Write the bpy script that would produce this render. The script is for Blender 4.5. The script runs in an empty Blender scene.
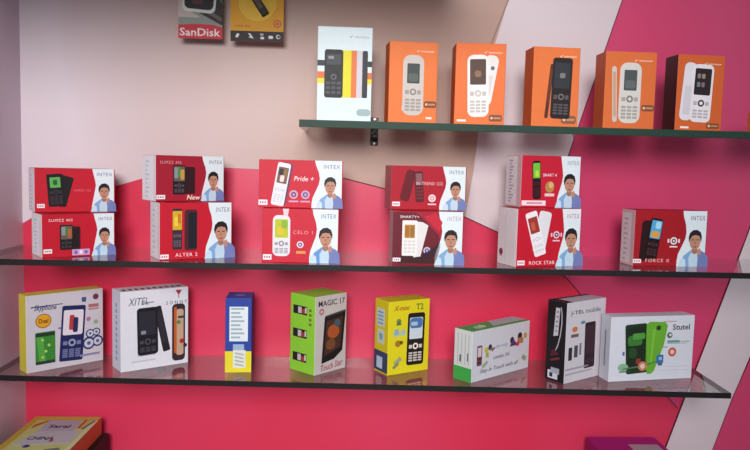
import bpy, bmesh, math
from mathutils import Vector, Matrix
S = bpy.context.scene
COL = S.collection
EYE = 1.45                       # height of the camera above the floor

# ------------------------------------------------------------------ materials
def lin(h):
    h = h.lstrip('#')
    out = []
    for i in (0, 2, 4):
        c = int(h[i:i+2], 16) / 255
        out.append(c / 12.92 if c <= .04045 else ((c + .055) / 1.055) ** 2.4)
    return out
_M = {}
def mat(h, rough=.5, spec=.3, var=.06, scale=60., metal=0., coat=0.):
    if metal == 0 and rough < .45 and spec == .3: rough = .45 + rough * .2       # printed card is satin, not glossy
    key = (h, rough, spec, var, scale, metal, coat)
    if key in _M: return _M[key]
    m = bpy.data.materials.new('paint_' + h.lstrip('#')); m.use_nodes = True
    nt = m.node_tree; p = nt.nodes['Principled BSDF']
    c = lin(h)
    tc = nt.nodes.new('ShaderNodeTexCoord'); nz = nt.nodes.new('ShaderNodeTexNoise')
    nz.inputs['Scale'].default_value = scale; nz.inputs['Detail'].default_value = 3
    mx = nt.nodes.new('ShaderNodeMix'); mx.data_type = 'RGBA'
    mx.inputs[6].default_value = [max(0, x * (1 - var)) for x in c] + [1]
    mx.inputs[7].default_value = [min(1, x * (1 + var)) for x in c] + [1]
    nt.links.new(tc.outputs['Object'], nz.inputs['Vector'])
    nt.links.new(nz.outputs['Fac'], mx.inputs[0])
    nt.links.new(mx.outputs[2], p.inputs['Base Color'])
    p.inputs['Roughness'].default_value = rough
    p.inputs['Specular IOR Level'].default_value = spec
    p.inputs['Metallic'].default_value = metal
    p.inputs['Coat Weight'].default_value = coat
    p.inputs['Coat Roughness'].default_value = .12
    _M[key] = m
    return m
def two_tone(name, a, b, scale, rough, spec, drift=0.):
    m = bpy.data.materials.new(name); m.use_nodes = True
    nt = m.node_tree; p = nt.nodes['Principled BSDF']
    tc = nt.nodes.new('ShaderNodeTexCoord'); nz = nt.nodes.new('ShaderNodeTexNoise')
    mp = nt.nodes.new('ShaderNodeMapping'); mp.inputs['Scale'].default_value = (1.0, 1.0, .45)
    nz.inputs['Scale'].default_value = scale; nz.inputs['Detail'].default_value = 2
    rp = nt.nodes.new('ShaderNodeValToRGB')
    rp.color_ramp.elements[0].position = .4; rp.color_ramp.elements[1].position = .6
    rp.color_ramp.elements[0].color = lin(a) + [1]; rp.color_ramp.elements[1].color = lin(b) + [1]
    nt.links.new(tc.outputs['Object'], mp.inputs['Vector']); nt.links.new(mp.outputs[0], nz.inputs['Vector'])
    fac = nz.outputs['Fac']
    if drift:                                              # colour runs from the first tone to the second along the wall
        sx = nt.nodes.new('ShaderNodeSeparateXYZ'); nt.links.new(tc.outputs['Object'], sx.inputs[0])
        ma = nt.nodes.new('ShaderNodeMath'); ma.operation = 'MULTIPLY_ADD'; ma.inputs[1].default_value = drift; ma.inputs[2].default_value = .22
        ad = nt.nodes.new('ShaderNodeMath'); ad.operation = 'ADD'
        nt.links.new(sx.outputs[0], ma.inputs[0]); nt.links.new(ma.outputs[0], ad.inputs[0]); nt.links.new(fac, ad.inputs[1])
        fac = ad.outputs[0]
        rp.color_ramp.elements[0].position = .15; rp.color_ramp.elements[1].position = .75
    nt.links.new(fac, rp.inputs[0]); nt.links.new(rp.outputs[0], p.inputs['Base Color'])
    p.inputs['Roughness'].default_value = rough; p.inputs['Specular IOR Level'].default_value = spec
    return m
def glass_mat(name, tint, gloss_tint, mixmax):
    m = bpy.data.materials.new(name); m.use_nodes = True
    nt = m.node_tree; nt.nodes.remove(nt.nodes['Principled BSDF'])
    out = nt.nodes['Material Output']
    tr = nt.nodes.new('ShaderNodeBsdfTransparent'); tr.inputs[0].default_value = lin(tint) + [1]
    gl = nt.nodes.new('ShaderNodeBsdfGlossy'); gl.inputs[0].default_value = lin(gloss_tint) + [1]; gl.inputs['Roughness'].default_value = .04
    df = nt.nodes.new('ShaderNodeBsdfDiffuse'); df.inputs[0].default_value = lin('#b9b2ae') + [1]
    fr = nt.nodes.new('ShaderNodeFresnel'); fr.inputs[0].default_value = 1.5
    ge = nt.nodes.new('ShaderNodeNewGeometry'); mr = nt.nodes.new('ShaderNodeMapRange')   # both skins of the sheet reflect like a thin pane
    mr.inputs['To Min'].default_value = 1.5; mr.inputs['To Max'].default_value = 1 / 1.5
    nt.links.new(ge.outputs['Backfacing'], mr.inputs['Value']); nt.links.new(mr.outputs[0], fr.inputs[0])
    m1 = nt.nodes.new('ShaderNodeMixShader'); m2 = nt.nodes.new('ShaderNodeMixShader')
    m1.inputs[0].default_value = mixmax                       # fine dust film on the sheet
    nt.links.new(tr.outputs[0], m1.inputs[1]); nt.links.new(df.outputs[0], m1.inputs[2])
    nt.links.new(fr.outputs[0], m2.inputs[0])
    nt.links.new(m1.outputs[0], m2.inputs[1]); nt.links.new(gl.outputs[0], m2.inputs[2])
    nt.links.new(m2.outputs[0], out.inputs['Surface'])
    return m

# ------------------------------------------------------------------ object helpers
def tag(o, label=None, cat=None, group=None, kind=None):
    if label: o['label'] = label
    if cat: o['category'] = cat
    if group: o['group'] = group
    if kind: o['kind'] = kind
    return o
def empty(name, loc, rz=0):
    o = bpy.data.objects.new(name, None); COL.objects.link(o)
    o.location = loc; o.rotation_euler = (0, 0, rz); o.empty_display_size = .03
    return o
def link(name, bm, mats, parent=None, smooth=False):
    me = bpy.data.meshes.new(name)
    bmesh.ops.recalc_face_normals(bm, faces=bm.faces[:])
    bm.to_mesh(me); bm.free()
    for m in (mats if isinstance(mats, (list, tuple)) else [mats]): me.materials.append(m)
    if smooth:
        for p in me.polygons: p.use_smooth = True
    o = bpy.data.objects.new(name, me); COL.objects.link(o)
    if parent: o.parent = parent
    return o
def box_bm(bm, lo, hi, mi=0, bevel=0., seg=2):
    r = bmesh.ops.create_cube(bm, size=1)
    vs = r['verts']
    for v in vs:
        v.co = Vector([(lo[i] + hi[i]) / 2 + v.co[i] * (hi[i] - lo[i]) for i in range(3)])
    fs = set(f for v in vs for f in v.link_faces)
    for f in fs: f.material_index = mi
    if bevel:
        es = list(set(e for v in vs for e in v.link_edges))
        bmesh.ops.bevel(bm, geom=es, offset=bevel, segments=seg, affect='EDGES', profile=.5)
    return bm
def prism_xz(bm, pts, y0, y1, mi=0):
    """polygon in the XZ plane, thick along Y"""
    a = [bm.verts.new((x, y0, z)) for x, z in pts]; b = [bm.verts.new((x, y1, z)) for x, z in pts]
    n = len(pts)
    fs = [bm.faces.new(a), bm.faces.new(list(reversed(b)))]
    for i in range(n): fs.append(bm.faces.new((a[i], b[i], b[(i + 1) % n], a[(i + 1) % n])))
    for f in fs: f.material_index = mi
def prism_xy(bm, pts, z0, z1, mi_face=0, mi_side=0):
    a = [bm.verts.new((x, y, z0)) for x, y in pts]; b = [bm.verts.new((x, y, z1)) for x, y in pts]
    n = len(pts)
    for f in (bm.faces.new(a), bm.faces.new(b)): f.material_index = mi_face
    for i in range(n): bm.faces.new((a[i], b[i], b[(i + 1) % n], a[(i + 1) % n])).material_index = mi_face if i == 2 else mi_side

# ------------------------------------------------------------------ printed matter on the cartons
INK = .00010                     # thickness of one printed layer
class Face:
    """one face of a carton: origin o, axes U and V (unit), normal N, size W x H in metres; shapes are given in fractions"""
    def __init__(s, o, U, V, W, H):
        s.o, s.U, s.V, s.W, s.H = Vector(o), Vector(U), Vector(V), W, H
        s.N = s.U.cross(s.V)
    def pt(s, u, v, d): return s.o + s.U * (u * s.W) + s.V * (v * s.H) + s.N * d
def R(u0, v0, u1, v1): return ('P', [(u0, v0), (u1, v0), (u1, v1), (u0, v1)])
def P(*pts): return ('P', list(pts))
def O(cu, cv, ru, rv=None, n=20): return ('O', cu, cv, ru, rv, n)        # ru: fraction of W, rv: of H (None = round)
def RR(cu, cv, w, h, rot=0, rad=.2): return ('R', cu, cv, w, h, rot, rad)   # w of W, h of H, rotation in degrees clockwise, corner radius as a share of the short side
def outline(F, sh):
    if sh[0] == 'P': return sh[1]
    if sh[0] == 'O':
        _, cu, cv, ru, rv, n = sh
        if rv is None: rv = ru * F.W / F.H
        return [(cu + ru * math.cos(2 * math.pi * k / n), cv + rv * math.sin(2 * math.pi * k / n)) for k in range(n)]
    _, cu, cv, w, h, rot, rad = sh
    W, H = w * F.W / 2, h * F.H / 2; r = rad * min(W, H) * 2 * .999
    r = min(r, W * .999, H * .999)
    pts = []
    if r < 1e-6: pts = [(W, H), (-W, H), (-W, -H), (W, -H)]
    else:
        for sx, sy, a0 in ((1, 1, 0), (-1, 1, 90), (-1, -1, 180), (1, -1, 270)):
            for k in range(5):
                a = math.radians(a0 + 22.5 * k)
                pts.append((sx * (W - r) + r * math.cos(a), sy * (H - r) + r * math.sin(a)))
    c, s_ = math.cos(math.radians(-rot)), math.sin(math.radians(-rot))
    return [(cu + (x * c - y * s_) / F.W, cv + (x * s_ + y * c) / F.H) for x, y in pts]
def patch(name, F, shapes, parent, level=1):
    """shapes: list of (shape, material) or (shape, material, extra level)"""
    bm = bmesh.new(); mats = []
    for k, it in enumerate(shapes):
        sh, m = it[0], it[1]
        lv = level + (it[2] if len(it) > 2 else 0)
        if m not in mats: mats.append(m)
        mi = mats.index(m)
        pts = outline(F, sh); n = len(pts)
        d = lv * INK + k * INK * .04
        a = [bm.verts.new(F.pt(u, v, -.00005)) for u, v in pts]; b = [bm.verts.new(F.pt(u, v, d)) for u, v in pts]
        bm.faces.new(b).material_index = mi
        for i in range(n): bm.faces.new((a[i], a[(i + 1) % n], b[(i + 1) % n], b[i])).material_index = mi
    return link(name, bm, mats, parent)
def pieces(name, F, shapes, parent, level=1):
    for k, it in enumerate(shapes):
        patch(name, F, [it], parent, level + (it[2] if len(it) > 2 else 0) + .05 * k)
def text(name, F, s, u0, v0, u1, v1, m, parent, level=2, bold=0., shear=0., rot=0., spacing=1.):
    cu = bpy.data.curves.new('t', 'FONT'); cu.body = s; cu.size = 1; cu.resolution_u = 2
    cu.offset = bold; cu.shear = shear; cu.space_character = spacing
    o = bpy.data.objects.new('t', cu); COL.objects.link(o)
    dg = bpy.context.evaluated_depsgraph_get(); dg.update()
    me = bpy.data.meshes.new_from_object(o.evaluated_get(dg))
    bpy.data.objects.remove(o); bpy.data.curves.remove(cu)
    xs = [v.co.x for v in me.vertices]; ys = [v.co.y for v in me.vertices]
    x0, x1, y0, y1 = min(xs), max(xs), min(ys), max(ys)
    d = level * INK; r = math.radians(-rot)
    cx, cy = (u0 + u1) / 2 * F.W, (v0 + v1) / 2 * F.H
    for v in me.vertices:
        a = ((v.co.x - x0) / (x1 - x0) - .5) * (u1 - u0) * F.W
        b = ((v.co.y - y0) / (y1 - y0) - .5) * (v1 - v0) * F.H
        a, b = a * math.cos(r) - b * math.sin(r), a * math.sin(r) + b * math.cos(r)
        v.co = F.pt((cx + a) / F.W, (cy + b) / F.H, d)
    bm = bmesh.new(); bm.from_mesh(me); bpy.data.meshes.remove(me)
    ex = bmesh.ops.extrude_face_region(bm, geom=bm.faces[:])
    bmesh.ops.translate(bm, vec=F.N * (-d * .9), verts=[e for e in ex['geom'] if isinstance(e, bmesh.types.BMVert)])
    return link(name, bm, m, parent)

def carton(label, group, x, y, th, w, d, h, z, front, side, top=None, right=None, rough=.38, name='phone_box', cat='box'):
    """a closed carton standing with the bottom-left corner of its front at (x, y, z)"""
    rz = math.radians(th)
    o = empty(name, (x, y, z), rz); tag(o, label, cat, group)
    bm = bmesh.new(); box_bm(bm, (0, 0, 0), (w, d, h), 0, .0009, 2)
    for f in bm.faces:
        n = f.normal
        if n.x < -.8: f.material_index = 1
        elif n.z > .8: f.material_index = 2
        elif n.x > .8: f.material_index = 3
    link('carton', bm, [mat(front, rough), mat(side, rough), mat(top or front, rough), mat(right or side, rough)], o)
    FF = Face((0, 0, 0), (1, 0, 0), (0, 0, 1), w, h)
    FL = Face((0, d, 0), (0, -1, 0), (0, 0, 1), d, h)
    FR = Face((w, 0, 0), (0, 1, 0), (0, 0, 1), d, h)
    FT = Face((0, 0, h), (1, 0, 0), (0, 1, 0), w, d)
    return o, FF, FL, FR, FT

WHITE = mat('#f2f0f4', .4); BLACK = mat('#151318', .3); INKD = mat('#2a2530', .4)
def phone_picture(F, o, cu, cv, w, h, rot=0, body='#1c181c', screen='#3a3436', keys='#4a4448', scr=(.12, .5, .88, .9), rad=.22, nav=True, keyrows=4, ring=None, art=None, lv=1):
    """a printed phone: body, its screen, and its keypad; scr is in fractions of the phone"""
    base = patch('phone_picture', F, [(RR(cu, cv, w, h, rot, rad), mat(body, .35))], o, lv)
    c, s_ = math.cos(math.radians(-rot)), math.sin(math.radians(-rot))
    def loc(a, b):                                     # phone fractions -> face fractions
        X, Y = (a - .5) * w * F.W, (b - .5) * h * F.H
        return cu + (X * c - Y * s_) / F.W, cv + (X * s_ + Y * c) / F.H
    def sub(a0, b0, a1, b1, r=.08):
        mu, mv = loc((a0 + a1) / 2, (b0 + b1) / 2)
        return RR(mu, mv, (a1 - a0) * w, (b1 - b0) * h, rot, r)
    shapes = [(sub(*scr), mat(screen, .25))]
    for (a0, b0, a1, b1, col) in (art or []):
        a0, a1 = scr[0] + a0 * (scr[2] - scr[0]), scr[0] + a1 * (scr[2] - scr[0])
        b0, b1 = scr[1] + b0 * (scr[3] - scr[1]), scr[1] + b1 * (scr[3] - scr[1])
        shapes.append((sub(a0, b0, a1, b1, .3), mat(col, .3), 1))
    patch('screen', F, shapes, base, lv + 1)
    ks = []; top = scr[1] - .05
    if nav:
        mu, mv = loc(.5, top - .09)
        ru = .16 * w
        ks.append((O(mu, mv, ru), mat(ring or keys, .35))); ks.append((O(mu, mv, ru * .5), mat(body, .35), 1))
        ks.append((sub(.12, top - .13, .3, top - .06), mat(keys, .4))); ks.append((sub(.7, top - .13, .88, top - .06), mat(keys, .4)))
        top -= .2
    if keyrows:
        st = (top - .06) / keyrows
        for r in range(keyrows):
            for k in range(3):
                a = .12 + k * .27
                ks.append((sub(a, top - (r + .75) * st, a + .22, top - (r + .1) * st, .3), mat(keys, .4)))
    if ks: patch('keypad', F, ks, base, lv + 1)
    return base
def portrait(F, o, edge=(.66, .72, .63), flip=0, lift=0., tint='#e2ecf2', brand='#8f88a0', bw=.62, cuc=.84, blue='#84abd8'):
    """white panel with a curved left border, a printed young man in a blue shirt, and the brand name above him"""
    t, m_, b = edge
    ctl = [(1, t), (.9, t + .012), (.75, m_ - .012), (.62, m_), (.5, m_ - .012), (.36, (m_ + b) / 2), (.22, b + .012), (.1, b), (0, b)]
    pts = [(u, v) for v, u in ctl] + [(.988, 0), (.988, 1)]
    pn = patch('portrait_panel', F, [(P(*pts), mat(tint, .4))], o, 1)
    k = F.H / F.W
    def q(x, y): return (cuc + x * k, y + lift)          # x in box heights about the centre line
    skin, hair = mat('#c08a72', .5), mat('#231c20', .5)
    shirt, shade, jacket = mat('#c0d8ea', .5), mat(blue, .5), mat('#7480b8', .5)
    lo = -lift
    patch('portrait', F, [
        (P(q(-.30, lo), q(-.27, .10), q(-.2, .2), q(-.07, .3), q(.09, .3), q(.2, .24), q(.26, .16), q(.27, lo)), shade),
        (P(q(.07, lo), q(.05, .18), q(.1, .3), q(.2, .25), q(.26, .18), q(.272, lo)), jacket, 1),
        (P(q(-.1, lo), q(-.11, .16), q(-.05, .28), q(.05, .27), q(.07, .12), q(.06, lo)), shirt, 1),
        (P(q(-.30, lo), q(-.275, .08), q(-.23, .16), q(-.17, .12), q(-.16, lo)), mat('#c8e0f2', .5), 1),
        (P(q(-.055, .25), q(-.05, .36), q(.05, .36), q(.05, .25), q(0, .22)), mat('#a8745e', .5), 2),
        (O(cuc, .45 + lift, .105 * k, .145), skin, 3),
        (P(q(-.115, .44), q(-.128, .52), q(-.11, .6), q(-.05, .655), q(.03, .665), q(.1, .62), q(.125, .54), q(.118, .44), q(.1, .5), q(.075, .555), q(0, .57), q(-.06, .555), q(-.095, .5)), hair, 4),
        (P(q(-.07, .49), q(-.02, .49), q(-.02, .475), q(-.07, .475)), hair, 4), (P(q(.02, .49), q(.07, .49), q(.07, .475), q(.02, .475)), hair, 4),
        (P(q(-.012, .46), q(.012, .46), q(.02, .405), q(-.018, .405)), mat('#a87460', .5), 4),
        (P(q(-.04, .365), q(.04, .365), q(.025, .345), q(-.025, .345)), mat('#8a4a48', .5), 4),
        (P(q(.05, .22), q(.06, .31), q(.1, .335), q(.125, .28), q(.11, .2)), skin, 5)], pn, 2)
    text('brand_lettering', F, 'INTEX', 1 - .3 * bw - .045, .835, .965, .915, mat(brand, .4), pn, 3, bold=.005, spacing=1.15)
    return pn
def sticker(F, o, u0, v0, u1, v1, col='#f6eef2'):
    s = patch('price_sticker', F, [(R(u0, v0, u1, v1), mat(col, .5))], o, 3)
    n = 3
    patch('figures', F, [(R(u0 + (u1 - u0) * (.14 + k * .27), v0 + (v1 - v0) * .3, u0 + (u1 - u0) * (.3 + k * .27), v0 + (v1 - v0) * .7), mat('#b46a80', .5)) for k in range(n)], s, 4)
def side_label(F, o, u0, v0, u1, v1, col='#f1f1f6', ink='#cfcfdc', rows=9):
    s = patch('side_label', F, [(R(u0, v0, u1, v1), mat(col, .45))], o, 1)
    sh = []
    for k in range(rows):
        a = v0 + (v1 - v0) * (.06 + .9 * k / rows)
        sh.append((R(u0 + (u1 - u0) * .3, a, u0 + (u1 - u0) * (.5 + .2 * ((k * 7) % 3) / 2), a + (v1 - v0) * .035), mat(ink, .5)))
    patch('fine_print', F, sh, s, 2)
def badge(F, o, cu, cv, ru, ring='#d8d0dc', core='#4a4a66', bars=True, rows=1, name='camera_badge'):
    sh = [(O(cu, cv, ru), mat(ring, .4)), (O(cu, cv, ru * .62), mat(core, .4), 1), (O(cu, cv, ru * .28), mat(ring, .4), 2)]
    if bars:
        rv = ru * F.W / F.H
        sh += [(R(cu - ru * 1.75, cv - rv * .5, cu - ru * 1.3, cv + rv * .5), mat(ring, .4)), (R(cu + ru * 1.3, cv - rv * .5, cu + ru * 1.75, cv + rv * .5), mat(ring, .4))]
    if rows:
        rv = ru * F.W / F.H
        sh.append((R(cu - ru * 1.1, cv - rv * 1.75, cu + ru * 1.1, cv - rv * 1.4), mat(ring, .4)))
    return patch(name, F, sh, o, 2)

# ------------------------------------------------------------------ the setting
YW, XL = 1.30, -.585             # planes of the back wall and the left wall
red_m = two_tone('red_laminate', '#d62f4f', '#da3d60', 2.2, .34, .4)
pink_m = two_tone('pink_laminate', '#cd3c68', '#d24b76', 2.2, .34, .4)
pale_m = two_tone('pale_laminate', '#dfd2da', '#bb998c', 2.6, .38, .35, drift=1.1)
lilac_m = two_tone('lilac_laminate', '#d9cbd0', '#ddd0d6', 2.0, .36, .4)
side_m = two_tone('side_laminate', '#dccbda', '#d2bfce', 3.0, .4, .35)
seam_m = mat('#5a1a30', .6)
bm = bmesh.new(); box_bm(bm, (XL - .05, YW, .0), (1.5, YW + .05, 2.6))
wall = tag(link('wall_back', bm, red_m), kind='structure')
arch = [(-.598, 1.324), (-.519, 1.373), (-.415, 1.405), (-.377, 1.417), (-.33, 1.43), (-.285, 1.438), (-.225, 1.442), (-.167, 1.441), (-.085, 1.437), (-.003, 1.428), (.071, 1.411), (.15, 1.388), (.226, 1.36), (.279, 1.337), (.358, 1.301)]
bm = bmesh.new(); prism_xz(bm, [(XL, 1.333)] + arch[1:] + [(.41, 1.479), (.497, 1.766), (.78, 2.6), (XL, 2.6)], YW - .0016, YW + .001)
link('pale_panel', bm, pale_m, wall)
bm = bmesh.new(); prism_xz(bm, [(.222, 1.361), (.279, 1.337), (.358, 1.301), (.41, 1.479), (.497, 1.766), (.78, 2.6), (.62, 2.6), (.287, 1.759), (.25, 1.623), (.235, 1.45)], YW - .0019, YW - .0005)
link('lilac_panel', bm, lilac_m, wall)
bm = bmesh.new(); prism_xz(bm, [(.358, 1.301), (.422, 1.247), (.56, 1.09), (.646, 1.0), (.765, 1.356), (1.5, 3.0 - .4), (.78, 2.6), (.497, 1.766), (.41, 1.479)], YW - .0013, YW + .001)
link('pink_panel', bm, pink_m, wall)
bm = bmesh.new(); prism_xz(bm, [(.765, 1.356), (.751, 1.31), (.714, 1.194), (.634, .944), (.55, .68), (.64, .68), (.72, .919), (.753, 1.025), (.79, 1.13), (1.5, 2.9), (1.3, 2.6)], YW - .0022, YW + .001)
link('pale_stripe', bm, lilac_m, wall)
bm = bmesh.new(); prism_xz(bm, [(.64, .68), (.72, .919), (.753, 1.025), (.79, 1.13), (1.3, 2.35), (1.5, 2.35), (1.5, .68)], YW - .0011, YW + .001)
link('pink_panel', bm, pink_m, wall)
def seam(pts, w):
    bm = bmesh.new()
    for (x0, z0), (x1, z1) in zip(pts, pts[1:]):
        d = Vector((x1 - x0, z1 - z0)); n = Vector((-d.y, d.x)).normalized() * w / 2
        prism_xz(bm, [(x0 + n.x, z0 + n.y), (x1 + n.x, z1 + n.y), (x1 - n.x, z1 - n.y), (x0 - n.x, z0 - n.y)], YW - .0026, YW)
    link('seam', bm, seam_m, wall)
seam(arch[8:] + [(.422, 1.247), (.56, 1.095), (.646, 1.002)], .0014)
seam([(.358, 1.301), (.41, 1.479), (.497, 1.766), (.6, 2.07)], .0014)
seam([(.765, 1.356), (.751, 1.31), (.714, 1.194), (.634, .944), (.55, .68)], .0016)
seam([(.82, 1.2), (.753, 1.025), (.72, .919), (.64, .68)], .0012)
bm = bmesh.new()
for (x0, z0), (x1, z1) in (((.287, 1.759), (.25, 1.655)), ((.39, 2.02), (.287, 1.759))):
    d = Vector((x1 - x0, z1 - z0)); n = Vector((-d.y, d.x)).normalized() * .0012
    prism_xz(bm, [(x0 + n.x, z0 + n.y), (x1 + n.x, z1 + n.y), (x1 - n.x, z1 - n.y), (x0 - n.x, z0 - n.y)], YW - .0026, YW)
link('seam', bm, mat('#a07f78', .6), wall)
bm = bmesh.new(); box_bm(bm, (XL - .05, .2, 0), (XL, YW, 2.6))
tag(link('wall_left', bm, side_m), kind='structure')
bm = bmesh.new(); box_bm(bm, (-3, -3, -.05), (3, YW + .05, 0))
tag(link('floor', bm, mat('#8d8580', .5)), kind='structure')

# fixed cabinet below the shelves, its top just under the frame
cab = empty('base_cabinet', (.45, 1.16, 0)); tag(cab, 'pale base cabinet under the glass shelves carrying the lowest boxes', 'cabinet')
def child_box(name, par, lo, hi, m, bev=.002):
    bm = bmesh.new(); L = par.location
    box_bm(bm, [lo[i] - L[i] for i in range(3)], [hi[i] - L[i] for i in range(3)], 0, bev)
    return link(name, bm, m, par)
child_box('body', cab, (XL + .002, 1.02, .0), (1.45, YW - .004, .868), mat('#c9b4bb', .5))
child_box('worktop', cab, (XL + .001, 1.0, .868), (1.46, YW - .003, .888), mat('#b78f9b', .4))

# unseen board added above the frame to shade the top of the back wall
up = empty('shade_board', (-.2, 1.18, 1.765)); tag(up, 'added brown board, out of view above the hanging memory packs, shading the wall', 'shelf')
child_box('board', up, (XL + .001, .68, 1.775), (.17, YW - .003, 1.797), mat('#7a5a50', .5))

# ------------------------------------------------------------------ glass shelves
glass = glass_mat('dusty_glass', '#f0f6f3', '#ffffff', .08)
clean = glass_mat('clear_glass', '#fafcfb', '#ffffff', .025)
edge_top = mat('#1d3d31', .55, .3)
edge_dark = mat('#191617', .5, .3)
def shelf(label, pts, z, t, edge, glass=glass):
    o = empty('glass_shelf', (sum(p[0] for p in pts) / len(pts), sum(p[1] for p in pts) / len(pts), z - t)); tag(o, label, 'shelf')
    L = o.location
    loc = [(x - L.x, y - L.y) for x, y in pts]
    bm = bmesh.new(); prism_xy(bm, loc, 0, t, 0, 1)
    link('pane', bm, [glass, edge], o)
    # polished front edge strip
    (x0, y0), (x1, y1) = loc[0], loc[1]
    bm = bmesh.new(); prism_xy(bm, [(x0, y0 - .0012), (x1, y1 - .0012), (x1, y1 + .0004), (x0, y0 + .0004)], .0005, t - .0005)
    link('front_edge', bm, edge, o)
    return o
ZT, ZM, ZB = EYE + .0717, EYE - .1560, EYE - .3573
shelf('short green-edged glass shelf at the top, holding orange boxes', [(-.076, 1.118), (.95, 1.118), (.95, YW - .003), (-.076, YW - .003)], ZT, .0115, edge_top, clean)
shelf('long dark-edged glass shelf in the middle, under the stacked red boxes', [(XL + .001, 1.106), (.95, 1.106), (.95, YW - .003), (XL + .001, YW - .003)], ZM, .0095, edge_dark, clean)
shelf('lower dark-edged glass shelf ending at the pale stripe, under mixed boxes', [(XL + .001, 1.163), (.642, 1.112), (.652, YW - .003), (XL + .001, YW - .003)], ZB, .0095, edge_dark)
clip_m = mat('#2b2623', .35, .5, metal=.6)
def clip(x, z, t, label):
    """black clamp screwed to the wall: back plate, an upper and a lower jaw around the glass, one screw each"""
    o = empty('shelf_bracket', (x, YW - .0027, z - t / 2)); tag(o, label, 'bracket', 'clamps holding the glass shelves')
    bm = bmesh.new(); box_bm(bm, (-.007, -.004, -.026), (.007, 0, .024), 0, .001); link('back_plate', bm, clip_m, o)
    for nm, z0, z1 in (('upper_jaw', t / 2 + .0004, t / 2 + .009), ('lower_jaw', -t / 2 - .009, -t / 2 - .0004)):
        bm = bmesh.new(); box_bm(bm, (-.006, -.030, z0), (.006, -.003, z1), 0, .002); link(nm, bm, clip_m, o)
    for zz in (.021, -.023):
        bm = bmesh.new(); bmesh.ops.create_cone(bm, cap_ends=True, segments=12, radius1=.003, radius2=.0022, depth=.003, matrix=Matrix.Translation((0, -.005, zz)) @ Matrix.Rotation(math.pi / 2, 4, 'X'))
        link('screw', bm, mat('#8a8480', .3, metal=.8), o)
clip(.049, ZT, .0115, 'small black shelf clamp on the wall beside the white striped box')
clip(-.30, ZM, .0095, 'black shelf clamp on the middle shelf behind the second red stack')
clip(-.335, ZB, .0095, 'black shelf clamp behind the white box on the lower shelf')
clip(.545, ZB, .0095, 'black shelf clamp behind the white box with green phones')

# ------------------------------------------------------------------ boxes on the top shelf
G1 = 'orange phone boxes on the top shelf'
WMK = mat('#fbeee4', .4)
def maker_mark(F, o, u, v, s=1., col=None):
    m = col or WMK
    b = patch('maker_mark', F, [(P((u, v + .012), (u + .025, v - .012), (u + .04, v + .004), (u + .085, v + .024), (u + .045, v + .013), (u + .026, v + .001)), m)], o, 2)
    text('brand_lettering', F, 'micromax', u + .095, v - .008, u + .36, v + .016, m, b, 2)
def corner_tag(F, o, u0, v0, u1, v1, col='#7d4a32'):
    patch('corner_tag', F, [(RR((u0 + u1) / 2, (v0 + v1) / 2, u1 - u0, v1 - v0, 0, .3), mat(col, .4)),
          (R(u0 + (u1 - u0) * .35, v0 + (v1 - v0) * .35, u0 + (u1 - u0) * .9, v0 + (v1 - v0) * .65), mat('#c98a62', .4), 1),
          (O(u0 + (u1 - u0) * .2, (v0 + v1) / 2, (u1 - u0) * .1), mat('#e8c0a0', .4), 1)], o, 2)
o, F, L, Rr, T = carton('tall white phone box with black, yellow and orange stripes on the top shelf', None, -.0500, 1.140, 1.5, .0870, .055, .1490, ZT, '#dcecf0', '#d0e0e6', '#e8f0f4')
patch('stripe_band', F, [(R(0, .585, 1, .645), mat('#2a2a30')), (R(0, .455, 1, .525), mat('#d8703a')), (R(0, .40, 1, .455), mat('#e4d62c'))], o, 1)
patch('phone_cover', F, [(R(.44, .255, .62, .755), mat('#e2d81e'))], o, 2)
patch('phone_cover', F, [(R(.62, .255, .72, .755), mat('#e0763e'))], o, 2)
patch('phone_cover', F, [(R(.72, .255, .83, .755), mat('#cfcad2'))], o, 2)
patch('phone_cover', F, [(RR(.872, .505, .10, .5, 0, .3), mat('#26262e'))], o, 2)
b = patch('phone_picture', F, [(RR(.30, .505, .34, .51, 0, .14), mat('#141318', .25))], o, 3)
patch('screen', F, [(R(.17, .60, .43, .71), mat('#3a3e44', .25)), (R(.2, .66, .3, .69), mat('#8a9298'), 1)], b, 4)
patch('keypad', F, [(R(.16 + .1 * k, .29 + .05 * r, .235 + .1 * k, .32 + .05 * r), mat('#4a4a52')) for k in range(3) for r in range(3)] + [(O(.3, .47, .055), mat('#5a5a62')), (O(.3, .47, .03), mat('#141318'), 1)], b, 4)
patch('grey_tag', F, [(RR(.86, .10, .26, .075, 0, .5), mat('#9fb4b6'))], o, 1)
maker_mark(F, o, .58, .895, col=mat('#a88a90'))
def orange_box(label, x, y, th, w, d, h, col, side, fn):
    k = 1.14 / y
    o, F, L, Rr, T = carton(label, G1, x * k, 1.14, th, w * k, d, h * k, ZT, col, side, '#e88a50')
    maker_mark(F, o, .56, .885)
    fn(o, F); return o
SILV = '#cfc6bf'
def ph_a(o, F):
    phone_picture(F, o, .36, .45, .08, .60, 6, SILV, '#b9b0a8', '#b5aca4', scr=(.2, .5, .8, .9), nav=False, keyrows=0, rad=.5)
    phone_picture(F, o, .50, .47, .43, .74, 0, SILV, '#474c4c', '#a49c97', scr=(.2, .53, .8, .86), ring='#8e8784', rad=.36, art=[(.1, .1, .9, .5, '#5c6460')], lv=4)
    corner_tag(F, o, .73, .20, .99, .28)
    patch('caption', F, [(R(.78, .06, .9, .085), WMK)], o, 1)
orange_box('orange phone box with silver keypad phone, beside the white striped box', .0637, 1.126, 5, .0780, .045, .128, '#ec7c40', '#e06c34', ph_a)
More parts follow.
